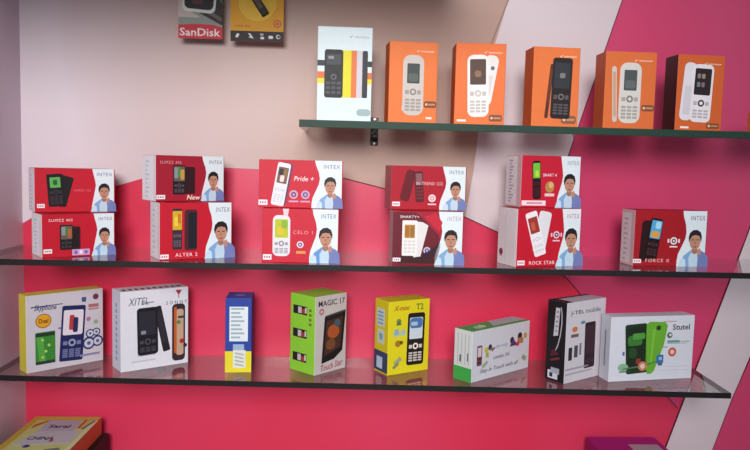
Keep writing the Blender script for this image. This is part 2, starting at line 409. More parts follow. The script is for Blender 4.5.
def ph_b(o, F):
    phone_picture(F, o, .66, .55, .27, .62, 9, '#ece6e4', '#dcd4d2', '#d4ccca', scr=(.2, .2, .8, .6), nav=False, keyrows=0, rad=.4)
    patch('camera_dot', F, [(O(.74, .70, .04), mat('#6a6468'))], o, 3)
    phone_picture(F, o, .46, .48, .42, .76, -2, '#f4eeec', '#54392f', '#c6beba', scr=(.12, .52, .88, .93), ring='#c8bfba', rad=.3, art=[(.3, .3, .7, .55, '#8c6a4a')], lv=4)
    corner_tag(F, o, .70, .05, .96, .13)
    patch('caption', F, [(R(.06, .04, .24, .065), WMK)], o, 1)
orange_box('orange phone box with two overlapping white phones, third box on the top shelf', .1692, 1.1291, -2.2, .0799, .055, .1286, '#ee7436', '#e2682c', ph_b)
def ph_c(o, F):
    phone_picture(F, o, .36, .45, .075, .68, 5, '#5a2a1c', '#6e3826', '#6a3424', scr=(.25, .3, .8, .9), nav=False, keyrows=0, rad=.4)
    phone_picture(F, o, .62, .49, .42, .76, 1, '#241d20', '#33353a', '#5a5256', scr=(.1, .5, .9, .92), ring='#6e666a', rad=.14, art=[(.35, .4, .7, .6, '#7a7c80')], lv=4)
    corner_tag(F, o, .64, .05, .96, .15, '#8a5a44')
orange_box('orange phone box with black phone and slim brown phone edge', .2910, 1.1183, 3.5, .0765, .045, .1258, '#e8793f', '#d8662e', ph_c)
def ph_d(o, F):
    phone_picture(F, o, .20, .45, .09, .72, -3, SILV, '#c8a088', '#c0a898', scr=(.2, .1, .8, .9), nav=False, keyrows=0, rad=.5)
    phone_picture(F, o, .50, .47, .42, .78, 0, '#d8d2cc', '#4c5456', '#a8a29c', scr=(.2, .54, .8, .88), ring='#807a78', rad=.34, art=[(.1, .1, .9, .5, '#62686a')], lv=4)
    corner_tag(F, o, .74, .24, .99, .32)
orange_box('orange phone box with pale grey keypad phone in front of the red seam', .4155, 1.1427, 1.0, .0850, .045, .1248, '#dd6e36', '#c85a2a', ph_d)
def ph_e(o, F):
    phone_picture(F, o, .25, .52, .26, .76, 4, '#e6e0e6', '#d6cfd8', '#cfc8d0', scr=(.2, .1, .8, .6), nav=False, keyrows=0, rad=.4)
    phone_picture(F, o, .54, .50, .44, .76, 2, '#ece6ea', '#2a2026', '#bdb4ba', scr=(.1, .47, .9, .93), ring='#4a4448', rad=.24, keyrows=3,
                  art=[(.15, .62, .35, .8, '#8a7a80'), (.42, .62, .62, .8, '#9a8a70'), (.15, .3, .35, .48, '#70808a'), (.42, .3, .62, .48, '#8a6a70')], lv=4)
    corner_tag(F, o, .68, .04, .95, .11)
    patch('caption', F, [(R(.12, .035, .3, .06), WMK)], o, 1)
orange_box('orange phone box with shade painted into its side and two white phones on top shelf', .5270, 1.1261, 4, .0800, .040, .1215, '#d5632e', '#4a1a20', ph_e)  # left side colour darkened to stand for shade
carton('orange phone box cut off by the picture edge on the top shelf', G1, .672, 1.14, 0, .08, .03, .036, ZT, '#e8793f', '#e8793f')

# ------------------------------------------------------------------ red boxes on the middle shelf
G2 = 'red phone boxes stacked on the middle shelf'
RED = '#c4152c'
LET = mat('#f3dfe2', .4)
tops = {}
def red_box(key, label, x, y, th, w, d, h, on=None, col=RED, side='#d9b9bf'):
    z = ZM + (tops[on] + .0004 if on else 0)
    o, F, L, Rr, T = carton(label, G2, x, y, th, w, d, h, z, col, side, '#b81a30', '#c02038')
    tops[key] = h
    return o, F, L
# first stack
o, F, L = red_box('b', 'red phone box with black phone, bottom of the first stack by the left wall', -.4757, 1.1203, 36, .1130, .066, .0690, side='#ece2e8')
side_label(L, o, .1, .04, .72, .96)
portrait(F, o, (.70, .75, .69), cuc=.85)
phone_picture(F, o, .42, .44, .19, .54, 0, '#3c1216', '#24121a', '#5a4a50', scr=(.3, .1, .9, .9), nav=False, keyrows=0, rad=.1)
phone_picture(F, o, .325, .46, .18, .58, 0, '#1b1418', '#6a5a50', '#453c42', scr=(.08, .42, .92, .95), rad=.12, keyrows=3, art=[(.05, .3, .45, .95, '#8a9096'), (.4, .3, .6, .95, '#3f7a3c'), (.6, .1, .95, .8, '#b0603a')], lv=4)
text('model_lettering', F, 'SLIMZZ 402', .09, .83, .41, .89, LET, o, 2, spacing=1.2)
sticker(F, o, .02, .10, .13, .20)
patch('lilac_tag', F, [(R(.40, .03, .64, .17), mat('#c8a8d4')), (R(.43, .06, .47, .14), mat('#8a5ab0'), 1), (R(.5, .06, .54, .14), mat('#f0e4f4'), 1), (R(.57, .06, .61, .14), mat('#8a5ab0'), 1)], o, 2)
o, F, L = red_box('a', 'red phone box with tilted black green-screen phone, top of stack by the left wall', -.5021, 1.1569, 31, .1250, .064, .0720, 'b', side='#ece2e8')
side_label(L, o, .15, .06, .85, .94)
portrait(F, o, (.71, .755, .70), cuc=.86)
patch('phone_back', F, [(P((.30, .12), (.38, .12), (.48, .78), (.28, .88), (.2, .7)), mat('#1c1216', .35))], o, 1)
phone_picture(F, o, .255, .50, .20, .74, -4, '#170f14', '#5fae58', '#3a3038', scr=(.18, .58, .82, .90), rad=.1, keyrows=4, art=[(.3, .25, .7, .75, '#2c5a34')], lv=4)
text('model_lettering', F, 'NANO 102', .48, .47, .69, .53, mat('#e0707c'), o, 2, spacing=1.2)
sticker(F, o, .03, .10, .12, .19)
# second stack
o, F, L = red_box('d', 'red phone box with yellow-screen phone and its black back, bottom of the second stack', -.2933, 1.1210, 28.5, .1190, .061, .0915, side='#ece2e8')
side_label(L, o, .12, .03, .72, .97)
portrait(F, o, (.66, .72, .62), cuc=.84)
phone_picture(F, o, .42, .52, .175, .72, 0, '#4a2028', '#1d1a26', '#2c2430', scr=(.3, .05, .95, .93), nav=False, keyrows=0, rad=.2)
phone_picture(F, o, .235, .54, .13, .72, 0, '#3a2a34', '#d9a92c', '#6e5a6a', scr=(.02, .48, .98, .94), rad=.15, keyrows=4, art=[(.2, .2, .6, .7, '#e8d040'), (.55, .35, .9, .85, '#c87a2a')], lv=4)
text('model_lettering', F, 'ALTER 2', .21, .055, .51, .115, LET, o, 2, spacing=1.25)
sticker(F, o, .01, .02, .12, .10)
o, F, L = red_box('c', 'red phone box turned sideways with white label, top of the second stack', -.3070, 1.1500, 36, .1205, .0600, .0750, 'd', col='#a51d33', side='#ece2e8')
side_label(L, o, .03, .02, .80, .98, '#eef2f8', '#c4d4e4')
portrait(F, o, (.665, .725, .655), cuc=.83)
phone_picture(F, o, .46, .46, .2, .6, 0, '#3c1418', '#33161e', '#4a4048', scr=(.3, .1, .9, .9), nav=False, keyrows=0, rad=.1)
phone_picture(F, o, .33, .47, .18, .64, 0, '#20181e', '#6a5a50', '#5a5058', scr=(.06, .45, .94, .96), rad=.12, keyrows=3, art=[(.05, .2, .4, .95, '#8a9096'), (.38, .3, .62, .95, '#4f8a3c'), (.6, .1, .95, .8, '#c09a4a')], lv=4)
text('model_lettering', F, 'SLIMZZ 402', .06, .82, .36, .88, mat('#d8a0a8'), o, 2, spacing=1.2)
text('sticker_lettering', F, 'New', .44, .03, .64, .14, mat('#fbf4e4'), o, 3, shear=.2, bold=.01)
sticker(F, o, .01, .05, .13, .14)
# third stack
o, F, L = red_box('f', 'red phone box with silver yellow-green-screen phone, bottom of the third stack', -.1332, 1.1247, .9, .1228, .055, .0865, col='#cb1f37')
portrait(F, o, (.655, .715, .62), cuc=.83, blue='#6a98d4')
phone_picture(F, o, .255, .50, .225, .76, 0, '#e6e2e6', '#b8c42c', '#9a9aa6', scr=(.12, .45, .88, .9), rad=.3, keyrows=4, ring='#8a8a98', art=[(.2, .15, .7, .6, '#e0c030'), (.5, .5, .95, .95, '#8ab43a')])
text('model_lettering', F, 'CELO 1', .405, .535, .66, .60, mat('#ef9aa2'), o, 2, spacing=1.2)
badge(F, o, .50, .34, .045, '#f0d8e0', '#5a3a80', False, 0, 'music_badge')
patch('caption', F, [(R(.45, .17, .57, .22), mat('#e09a50'))], o, 1)
sticker(F, o, .02, .05, .13, .15)
patch('flap_tag', F, [(P((.27, 1.0), (.35, 1.0), (.335, .86), (.285, .86)), mat('#f0ccd4'))], o, 3)
o, F, L = red_box('e', 'red phone box with slanted white phone and two round badges, top of third stack', -.1411, 1.1438, 2.1, .1354, .055, .0773, 'f', col='#cb1f37')
portrait(F, o, (.665, .725, .63), cuc=.85)
patch('phone_back', F, [(RR(.295, .50, .14, .90, 10, .2), mat('#6a3a58'))], o, 1)
phone_picture(F, o, .262, .49, .155, .90, 10, '#ece8f0', '#7a5a50', '#c6d2dc', scr=(.12, .52, .9, .90), rad=.16, keyrows=4, art=[(.3, .1, .7, .5, '#e8d8c8'), (.1, .5, .5, .9, '#2e2426'), (.6, .5, .9, .9, '#8a7040')], lv=4)
text('model_lettering', F, 'Pride +', .415, .56, .655, .665, mat('#fbf0f0'), o, 2, bold=.012, shear=.2)
badge(F, o, .415, .28, .052, '#c8a8c4', '#7a3a68', False, 1); badge(F, o, .555, .28, .052, '#c8a8c4', '#6a5a90', False, 1)
sticker(F, o, .0, .05, .105, .16)
# fourth stack
o, F, L = red_box('h', 'red and black phone box with two white phones, bottom of the fourth stack', .0760, 1.1255, 3.4, .1156, .045, .0868, col='#a51a30')
patch('dark_swoosh', F, [(P((0, .02), (.62, .02), (.68, .35), (.66, .55), (.4, .9), (.32, .98), (.0, .98)), mat('#6a1626')), (P((.08, .02), (.6, .02), (.58, .16), (.1, .16)), mat('#3a1418'), 1), (P((.36, .16), (.6, .16), (.66, .42), (.56, .3)), mat('#3a1424'), 1), (P((.44, .9), (.66, .62), (.7, .8), (.6, .98)), mat('#c82038'), 1)], o, 1)
portrait(F, o, (.645, .70, .60), cuc=.825, brand='#c8a8b4')
p = patch('phone_picture', F, [(P((.30, .14), (.40, .16), (.50, .74), (.42, .80), (.26, .82)), mat('#e4e0e0'))], o, 3)
phone_picture(F, o, .24, .50, .21, .66, 0, '#f0ecea', '#b8843c', '#dad6d4', scr=(.15, .50, .85, .88), rad=.08, nav=False, keyrows=4, art=[(.1, .1, .42, .9, '#a86a2c'), (.58, .1, .9, .9, '#a06a30')], lv=4)
text('model_lettering', F, 'SMARTY+', .10, .87, .37, .92, LET, o, 3, bold=.015)
badge(F, o, .49, .27, .05, '#c8c0d8', '#3a4a8a', False, 0)
sticker(F, o, .01, .06, .12, .13)
o, F, L = red_box('g', 'red phone box with two dark phones crossing, top of the fourth stack', .0736, 1.1565, 7.4, .1280, .055, .0725, 'h', col='#b01a2e', side='#c8707a')
portrait(F, o, (.68, .73, .645), cuc=.855)
patch('phone_back', F, [(RR(.22, .55, .13, .72, 14, .3), mat('#6a1420', .35))], o, 1)
phone_picture(F, o, .37, .53, .11, .70, -4, '#5a1a24', '#8a5a60', '#7a3038', scr=(.12, .55, .88, .93), rad=.2, nav=False, keyrows=4, lv=4)
text('model_lettering', F, 'IN TREND 222', .33, .57, .68, .64, mat('#eec0c4'), o, 7, spacing=1.1)
badge(F, o, .545, .27, .05, '#f0d4d8', '#e0a0a8', False, 1, 'camera_badge')
sticker(F, o, .02, .08, .12, .18)
# fifth stack
o, F, L = red_box('j', 'red phone box with two white phones crossing and a plain white end, bottom', .2765, 1.1193, 18, .1225, .060, .0950, side='#ece2e8')
o['label'] = 'red phone box with two white phones and plain white end, bottom of its stack'
patch('side_label', L, [(R(.02, .02, .90, .98), mat('#e6dfe4')), (O(.2, .22, .10, .06), mat('#8a3a50'), 1), (R(.12, .14, .28, .165), mat('#c8a0b0'), 1), (R(.40, .1, .44, .9), mat('#d4ccd4'), 1)], o, 1)
portrait(F, o, (.69, .73, .645), cuc=.845, brand='#d890a4')
p = patch('phone_picture', F, [(RR(.385, .60, .19, .72, 10, .2), mat('#e4e0e6'))], o, 1)
phone_picture(F, o, .285, .57, .18, .78, -17, '#efebf0', '#a03a30', '#dcd8de', scr=(.1, .52, .9, .88), rad=.16, keyrows=2, ring='#d0ccd6', art=[(.2, .2, .6, .7, '#c85a44')], lv=4)
text('model_lettering', F, 'ROCK STAR', .20, .04, .60, .10, LET, o, 2, spacing=1.15)
badge(F, o, .61, .55, .05, '#e8c8d4', '#4a3a4a', True, 1)
sticker(F, o, .02, .035, .13, .115)
o, F, L = red_box('i', 'red phone box with slim dark green-screen phone, top of the last two-box stack', .2887, 1.1557, 13, .1100, .058, .0865, 'j', col='#c51a34')
side_label(L, o, .02, .03, .72, .98, '#ece8ee', '#b8b0bc', 14)
portrait(F, o, (.655, .70, .61), cuc=.815, brand='#a8a0b4')
phone_picture(F, o, .255, .53, .14, .74, -3, '#260c12', '#74c23c', '#4a1a22', scr=(.1, .55, .92, .94), rad=.3, keyrows=4, art=[(.3, .1, .8, .5, '#b8e040')])
text('model_lettering', F, 'SMART 4', .36, .60, .59, .66, mat('#f4dce4'), o, 2, bold=.01)
patch('gold_badge', F, [(O(.48, .40, .075, .11), mat('#b88a4a')), (O(.50, .44, .04, .06), mat('#d8b478'), 1), (R(.40, .22, .56, .275), mat('#eac8d0'))], o, 2)
patch('white_strip', F, [(R(.02, .04, .42, .135), mat('#f0e0e6')), (R(.1, .07, .36, .105), mat('#c890a0'), 1)], o, 3)
# single box
o, F, L = red_box('k', 'single red phone box with black phone pair, standing apart at the right', .4859, 1.1617, 5.9, .1325, .0452, .0950, col='#a5121f')
side_label(L, o, .04, .04, .74, .94, '#e6dce2', '#c0a8b4')
portrait(F, o, (.655, .715, .60), cuc=.84, brand='#8a7a94')
patch('phone_back', F, [(RR(.17, .46, .16, .72, 3, .3), mat('#28080c', .3))], o, 1)
phone_picture(F, o, .27, .50, .17, .72, 8, '#1a080c', '#54a8d8', '#4a2a30', scr=(.12, .50, .95, .95), rad=.2, keyrows=3, art=[(.1, .05, .9, .4, '#e0a040'), (.4, .55, .9, .95, '#a8dcf0')], lv=4)
text('model_lettering', F, 'FORCE X', .17, .075, .50, .135, mat('#f0c4c4'), o, 2, spacing=1.25)
badge(F, o, .545, .46, .048, '#f0e4e8', '#5a4a50', True, 1)
sticker(F, o, .0, .06, .11, .13)

# ------------------------------------------------------------------ assorted boxes on the lower shelf
G3 = 'assorted phone boxes on the lower shelf'
def low_box(label, x, y, th, w, d, h, front, side, top, right=None):
    return carton(label, G3, x, y, th, w, d, h, ZB, front, side, top, right)
NAVY = mat('#27306a')
# yellow-sided box by the left wall
o, F, L, Rr, T = low_box('yellow-sided box with pale front and blue keypad phone, nearest the left wall', -.5246, 1.1698, 43.5, .1311, .0317, .1308, '#d2cbd4', '#d8cb45', '#dccf55')
text('title_lettering', F, 'Skyphone', .10, .77, .38, .865, NAVY, o, 2, shear=.3, bold=.01, rot=2)
patch('title_stroke', F, [(P((.06, .835), (.46, .845), (.46, .855), (.06, .85)), NAVY)], o, 1)
patch('orange_badge', F, [(O(.215, .655, .10, .095), mat('#9a6a1c')), (O(.215, .655, .088, .083), mat('#e8a428'), 1)], o, 1)
text('badge_lettering', F, 'Dual', .155, .625, .275, .685, mat('#6a4410'), o, 4, bold=.02)
b = patch('battery_picture', F, [(RR(.235, .30, .25, .42, 0, .06), mat('#3c8a34')), (P((.12, .5), (.2, .5), (.24, .12), (.16, .1)), mat('#58a844'), 1), (R(.115, .45, .355, .50), mat('#243c2c'), 1), (R(.115, .09, .355, .13), mat('#2a3a30'), 1)] + [(O(.2 + .04 * (k % 3), .18 + .075 * k, .018), mat('#b8d860'), 2) for k in range(4)], o, 1)
phone_picture(F, o, .585, .44, .31, .74, 4, '#20265a', '#e6dce6', '#7a7ea8', scr=(.08, .47, .92, .92), rad=.08, keyrows=5, ring='#9a9cc0', art=[(.3, .2, .55, .8, '#c03a3a'), (.5, .1, .75, .7, '#2a2a5a')])
for k, (u, v, r) in enumerate(((.82, .40, .06), (.905, .41, .055), (.80, .27, .085), (.92, .285, .075))):
    patch('ring_picture', F, [(O(u, v, r), NAVY), (O(u, v, r * .72), mat('#cdd0e0'), 1), (O(u, v, r * .3), mat('#5a608a'), 2)], o, 1 + k)
pieces('small_icon', F, [(RR(.74, .88, .06, .05), mat('#3a4a80')), (P((.71, .84), (.74, .90), (.77, .84)), mat('#3a5a8a')), (O(.90, .895, .04), mat('#6a3a4a')), (R(.8, .755, .94, .80), mat('#b06a70')), (R(.8, .72, .94, .745), mat('#b08a98')), (O(.80, .60, .03), mat('#b07aa0')), (O(.9, .55, .03), mat('#8ab08a')), (R(.4, .52, .44, .54), mat('#6a5a9a')), (R(.68, .10, .95, .13), mat('#8a8ab0'))], o, 1)
# tall white box
o, F, L, Rr, T = low_box('white box with black phone and strip of pictures, second on the lower shelf', -.3742, 1.1826, 34.8, .1190, .046, .1377, '#e4e3ec', '#d4d8e6', '#e6e6ee')
text('title_lettering', F, 'XITEL', .11, .82, .40, .91, mat('#4a5068'), o, 2, bold=.0, shear=.25, spacing=1.05)
patch('title_stroke', F, [(R(.3, .835, .48, .85), mat('#8a8ea0'))], o, 1)
patch('reflection_print', F, [(R(.24, .17, .50, .20), mat('#b2b6c2')), (R(.15, .1, .5, .12), mat('#c6cad4'))], o, 1)
phone_picture(F, o, .60, .49, .11, .60, -12, '#26212a', '#332c36', '#3a333c', scr=(.2, .2, .8, .9), nav=False, keyrows=0, rad=.2)
phone_picture(F, o, .385, .48, .30, .60, -1, '#1d1a22', '#2c2b34', '#4a4650', scr=(.1, .42, .9, .92), rad=.16, keyrows=3, art=[(.1, .05, .4, .2, '#8a8a98')], lv=4)
strip = patch('picture_strip', F, [(RR(.85, .42, .2, .74, 0, .3), mat('#3a2a30')), (RR(.87, .42, .11, .60, 0, .3), mat('#c9a68a'), 1), (RR(.80, .45, .04, .6, 0, .3), mat('#c8602c'), 1), (R(.84, .60, .95, .63), mat('#3a3a48'), 2), (O(.90, .30, .035), mat('#b0282c'), 2), (O(.95, .24, .03), mat('#3a2430'), 2), (O(.85, .55, .03), mat('#4a8a4a'), 2)], o, 1)
text('subtitle_lettering', F, 'SONNY', .66, .79, .98, .835, mat('#3a3a48'), o, 2, spacing=1.6)
patch('glass_picture', F, [(P((.80, .97), (.90, .97), (.85, .90)), mat('#a83044')), (R(.845, .865, .856, .91), mat('#a83044'))], o, 1)
patch('side_lettering', L, [(R(.42, .12 + .075 * k, .60, .165 + .075 * k), mat('#8f9cc4')) for k in range(10)], o, 1)
patch('top_pattern', T, [(R(.06 + .09 * k, .2, .115 + .09 * k, .5), mat('#4a4856')) for k in range(10)], o, 1)
# slim blue box
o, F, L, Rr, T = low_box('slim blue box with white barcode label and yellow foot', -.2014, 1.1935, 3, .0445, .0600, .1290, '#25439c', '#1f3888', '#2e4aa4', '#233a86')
patch('yellow_foot', F, [(R(0, 0, 1, .285), mat('#e4d62a'))], o, 1)
b = patch('barcode_label', F, [(R(.16, .42, .86, .885), mat('#e0e8ee'))], o, 1)
patch('bars', F, [(R(.22, .46 + .055 * k, .22 + .5 * (.7 + .3 * ((k * 5) % 3) / 2), .485 + .055 * k), mat('#9cb0b8')) for k in range(8)], b, 2)
b = patch('white_label', F, [(R(.30, .06, .78, .30), mat('#dde0d8')), (R(.30, .3, .72, .38), mat('#9ab0d0'))], o, 2)
patch('fine_print', F, [(RR(.54, .10 + .05 * k, .34, .02, 12), mat('#a8b0b0')) for k in range(4)], b, 3)
patch('top_label', T, [(O(.5, .5, .2), mat('#6a7ac0'))], o, 1)
# green box
o, F, L, Rr, T = low_box('green box with tilted black touch phone on its pale front', -.0480, 1.1777, 45.7, .0763, .0627, .1358, '#cdc4c2', '#90d23c', '#a4d050', '#b4c888')
text('title_lettering', F, 'MAGIC 17', .10, .865, .93, .94, mat('#3a3034'), o, 2, bold=.01)
patch('red_seal', F, [(O(.2, .80, .075), mat('#b06a78')), (O(.2, .80, .04), mat('#d8b0b8'), 1)], o, 1)
b = patch('phone_picture', F, [(P((.30, .72), (.97, .76), (.88, .25), (.62, .16), (.22, .13)), mat('#1c191c', .25)), (P((.33, .74), (.96, .78), (.97, .755), (.3, .72)), mat('#4a4448'), 1)], o, 1)
patch('screen', F, [(P((.36, .67), (.88, .70), (.81, .30), (.30, .22)), mat('#4a3028', .2)), (O(.58, .52, .19, .09), mat('#b0562a'), 1), (O(.50, .36, .15, .07), mat('#7a4a2c'), 2), (O(.7, .62, .1, .05), mat('#4a5a6a'), 2)], b, 2)
text('slogan_lettering', F, 'Touch Star', .20, .04, .90, .125, mat('#b0486a'), o, 2, bold=.01, shear=.25, rot=-4)
for v in (.80, .50, .19):
    patch('feature_picture', L, [(R(.12, v - .055, .68, v + .055), mat('#2e2428')), (R(.32, v - .04, .46, v + .04), mat('#c8c0c4'), 1), (R(.48, v - .04, .6, v + .02), mat('#a83a3a'), 1), (R(.6, v - .03, .66, v + .04), mat('#d8d4c8'), 1)], o, 1)
patch('side_lettering', L, [(R(.76, .62 + .06 * k, .86, .655 + .06 * k), mat('#7a7434')) for k in range(4)], o, 1)
# yellow box
o, F, L, Rr, T = low_box('bright yellow box with black keypad phone beside the green box', .0769, 1.1840, 28.8, .0860, .0440, .1286, '#e2d41e', '#d8c824', '#d6c62c')
text('title_lettering', F, 'X-mini', .12, .87, .50, .935, mat('#b84a28'), o, 2, shear=.3, bold=.015)
text('model_lettering', F, 'T2', .66, .86, .84, .945, mat('#5a7a28'), o, 2, bold=.015)
phone_picture(F, o, .67, .46, .42, .72, 1, '#241c18', '#cfdae0', '#d0c8c0', scr=(.12, .50, .88, .91), rad=.14, keyrows=4, ring='#f0e8e0', art=[(.02, .5, .98, .98, '#4a78b0'), (.1, .62, .6, .8, '#a8c4dc')])
pieces('feature_icon', F, [(O(.25, .72, .06), mat('#7a8a3a')), (P((.18, .67), (.25, .73), (.32, .67)), mat('#4a6a5a')), (R(.12, .52, .42, .59), mat('#b4c8a0')), (R(.15, .54, .25, .62), mat('#8fb0b4'), 1), (O(.36, .58, .05), mat('#a8c0a8'), 1), (O(.24, .42, .07), mat('#a87a28')), (O(.32, .43, .04), mat('#6a4a20'), 1), (RR(.24, .18, .2, .06, -35), mat('#a0a878')), (RR(.2, .12, .16, .04, -35), mat('#8a8a60'))], o, 1)
b = patch('side_label', L, [(R(.15, .64, .72, .88), mat('#c4d4d8')), (R(.22, .40, .72, .60), mat('#c8d4c0'))], o, 1)
patch('fine_print', L, [(R(.22, .67 + .05 * k, .62, .69 + .05 * k), mat('#7a98b4')) for k in range(4)] + [(O(.48, .5, .14, .05), mat('#7fa8c4'))], b, 2)
patch('navy_foot', L, [(R(0, .02, 1, .30), mat('#394668')), (R(.2, .06, .62, .22), mat('#b8cce0'), 1)], o, 1)
# white and green box
o, F, L, Rr, T = low_box('white box with green top and handwritten slogan, lying long side up', .2157, 1.1480, 39, .1580, .0400, .0876, '#d6d6de', '#d3d9d8', '#4fa85c')
patch('green_foot', L, [(R(0, .0, 1, .27), mat('#3fa84c'))], o, 1)
patch('side_lines', L, [(R(.2 + .2 * k, .32, .24 + .2 * k, .92), mat('#a9b4b4')) for k in range(4)] + [(R(.32, .36, .4, .5), mat('#4a4a5a')), (R(.74, .4, .8, .56), mat('#6a6a7a'))], o, 1)
patch('top_label', T, [(P((.42, .25), (1, .25), (1, 1), (.55, 1)), mat('#b5c4cc')), (O(.22, .45, .06, .2), mat('#a8d8b0')), (O(.30, .5, .04, .2), mat('#c8e8cc'))], o, 1)
phone_picture(F, o, .125, .50, .085, .40, 0, '#7a4a50', '#d8c8cc', '#4a2a30', scr=(.15, .45, .85, .9), nav=False, keyrows=2, rad=.2)
pieces('small_picture', F, [(O(.24, .58, .035, .06), mat('#c8b84a')), (RR(.255, .48, .05, .1), mat('#a8a850')), (O(.30, .62, .03, .06), mat('#3a3038')), (P((.29, .6), (.34, .52), (.4, .6)), mat('#8a6a70')), (RR(.22, .30, .1, .07, -30), mat('#9ab08a')),
      (O(.68, .66, .035, .07), mat('#3a2430')), (P((.64, .54), (.70, .70), (.78, .54)), mat('#5a3a6a')), (O(.82, .72, .04, .07), mat('#3a2a2a')), (RR(.83, .62, .11, .12), mat('#b07a5a')), (RR(.78, .56, .06, .08), mat('#c03a4a')), (O(.92, .70, .03, .06), mat('#c89a3a')), (RR(.91, .24, .08, .1, 30), mat('#98a078'))], o, 1)
text('title_lettering', F, 'family', .40, .56, .62, .64, mat('#8a90a8'), o, 2, shear=.3)
text('model_lettering', F, 'combo X6', .36, .36, .64, .44, mat('#4a4c6a'), o, 2, shear=.3)
text('slogan_lettering', F, 'Stay in Touch with all', .14, .12, .80, .225, mat('#2f3c5c'), o, 2, shear=.35)
# black-sided box
o, F, L, Rr, T = low_box('white box with black side and maroon phone, partly behind a wider white box', .3731, 1.1480, 34.2, .1070, .0404, .1387, '#d6d0d8', '#191519', '#c4c0c8')
b = patch('side_label', L, [(P((.36, .56), (.60, .58), (.66, .92), (.44, .92)), mat('#c8c4cc'))], o, 1)
patch('fine_print', L, [(R(.44 + .01 * k, .62 + .06 * k, .56 + .01 * k, .64 + .06 * k), mat('#8a8690')) for k in range(5)], b, 2)
patch('curved_line', L, [(P((.72, .94), (.78, .86), (.80, .74), (.74, .58), (.62, .44), (.5, .38), (.5, .40), (.6, .47), (.70, .60), (.75, .74), (.73, .86), (.68, .93)), mat('#b8b4bc'))], o, 1)
patch('side_lettering', L, [(RR(.5, .28, .5, .025, -20), mat('#7a2a38')), (RR(.45, .34, .4, .025, -20), mat('#6a2434')), (O(.4, .36, .12, .04), mat('#5a1c28'))], o, 1)
patch('white_sticker', L, [(R(.14, .03, .66, .13), mat('#cfd4dc')), (R(.3, .1, .74, .17), mat('#a8aab8')), (R(.24, .05, .4, .10), mat('#2a2a38'), 1)], o, 1)
text('title_lettering', F, 'J-TEL', .10, .83, .43, .89, mat('#3a343c'), o, 2, bold=.012, spacing=1.1)
text('subtitle_lettering', F, 'mobile', .48, .84, .86, .90, mat('#4a5a60'), o, 2)
patch('blue_mark', F, [(O(.42, .73, .06, .02), mat('#5a8aa0'))], o, 1)
phone_picture(F, o, .62, .43, .27, .58, -1, '#2e1a22', '#3c2430', '#4a2c38', scr=(.1, .3, .9, .93), rad=.12, keyrows=2)
pieces('feature_icon', F, [(O(.22, .66, .07, .035), mat('#d07a50')), (R(.13, .56, .32, .60), mat('#7a5a50')), (RR(.13, .36, .09, .16, 0, .1), mat('#2e2a30')), (RR(.27, .38, .09, .15, 0, .1), mat('#4a4a52')), (RR(.38, .40, .05, .15, 0, .1), mat('#7a7a82')), (R(.02, .1, .7, .12), mat('#b0a8b2')), (R(.02, .16, .6, .18), mat('#a89ca8'))], o, 1)
patch('dark_edge', T, [(R(0, 0, .16, 1), mat('#2a242c')), (R(.16, .82, 1, 1), mat('#3a343c'))], o, 1)
# wide white box with the green phones
o, F, L, Rr, T = low_box('wide white box with a pair of bright green phones at the shelf end', .4555, 1.1640, 10.4, .1625, .0310, .1130, '#d8dae4', '#ccced8', '#d2d4dc')
patch('side_line', L, [(R(.44, .22, .56, .78), mat('#7f8a92'))], o, 1)
phone_picture(F, o, .315, .50, .26, .77, -4, '#1c3a1c', '#1d2a1c', '#2a4a22', scr=(.06, .12, .94, .93), rad=.1, nav=False, keyrows=0, art=[(.05, .55, .8, .8, '#3c7a30'), (.3, .7, .95, .85, '#4f9a3c'), (.1, .25, .5, .5, '#254a22'), (.45, .08, .7, .22, '#8a3a28')])
b = patch('phone_back_picture', F, [(P((.42, .88), (.46, .915), (.64, .905), (.675, .85), (.64, .55), (.535, .14), (.50, .10), (.45, .10), (.425, .3)), mat('#68ad30', .35)), (O(.565, .815, .028), mat('#26421c'), 1), (P((.50, .8), (.53, .8), (.50, .25), (.48, .25)), mat('#7cc03c'), 1)], o, 2)
text('title_lettering', F, 'Stutel', .735, .775, .945, .865, mat('#3a3e50'), o, 2, bold=.015)
pieces('caption', F, [(R(.62, .90, .78, .92), mat('#c8a8b0')), (O(.705, .695, .032), mat('#3c5a4c')), (O(.71, .70, .016), mat('#cfe0d8'), 1), (R(.68, .575, .83, .615), mat('#6a9a98')), (R(.84, .585, .95, .60), mat('#a0a890')), (R(.62, .50, .69, .52), mat('#a8aab8')), (R(.68, .56, .92, .568), mat('#8a9a8a')), (R(.55, .2, .95, .206), mat('#bcbec8')), (R(.6, .14, .95, .146), mat('#bcbec8'))], o, 1)
patch('orange_icon', F, [(O(.745, .43, .05), mat('#c8564a')), (O(.745, .43, .026), mat('#e8c8b8'), 1)], o, 2)
patch('blue_icon', F, [(RR(.60, .325, .085, .14, 0, .2), mat('#3a70a8')), (R(.585, .31, .625, .36), mat('#8ab8dc'), 1), (R(.58, .225, .63, .255), mat('#4a5a6a'))], o, 3)
patch('pink_icon', F, [(P((.16, .18), (.40, .215), (.6, .30), (.6, .31), (.4, .245), (.16, .20)), mat('#5a6a58')), (O(.395, .225, .052), mat('#c87a62')), (O(.395, .225, .028), mat('#e8c8b4'), 1)], o, 4)
patch('green_icon', F, [(O(.165, .215, .062, .06), mat('#86b890')), (R(.12, .14, .26, .155), mat('#3a4a44')), (R(.15, .40, .175, .46), mat('#6a6ab0'))], o, 4)

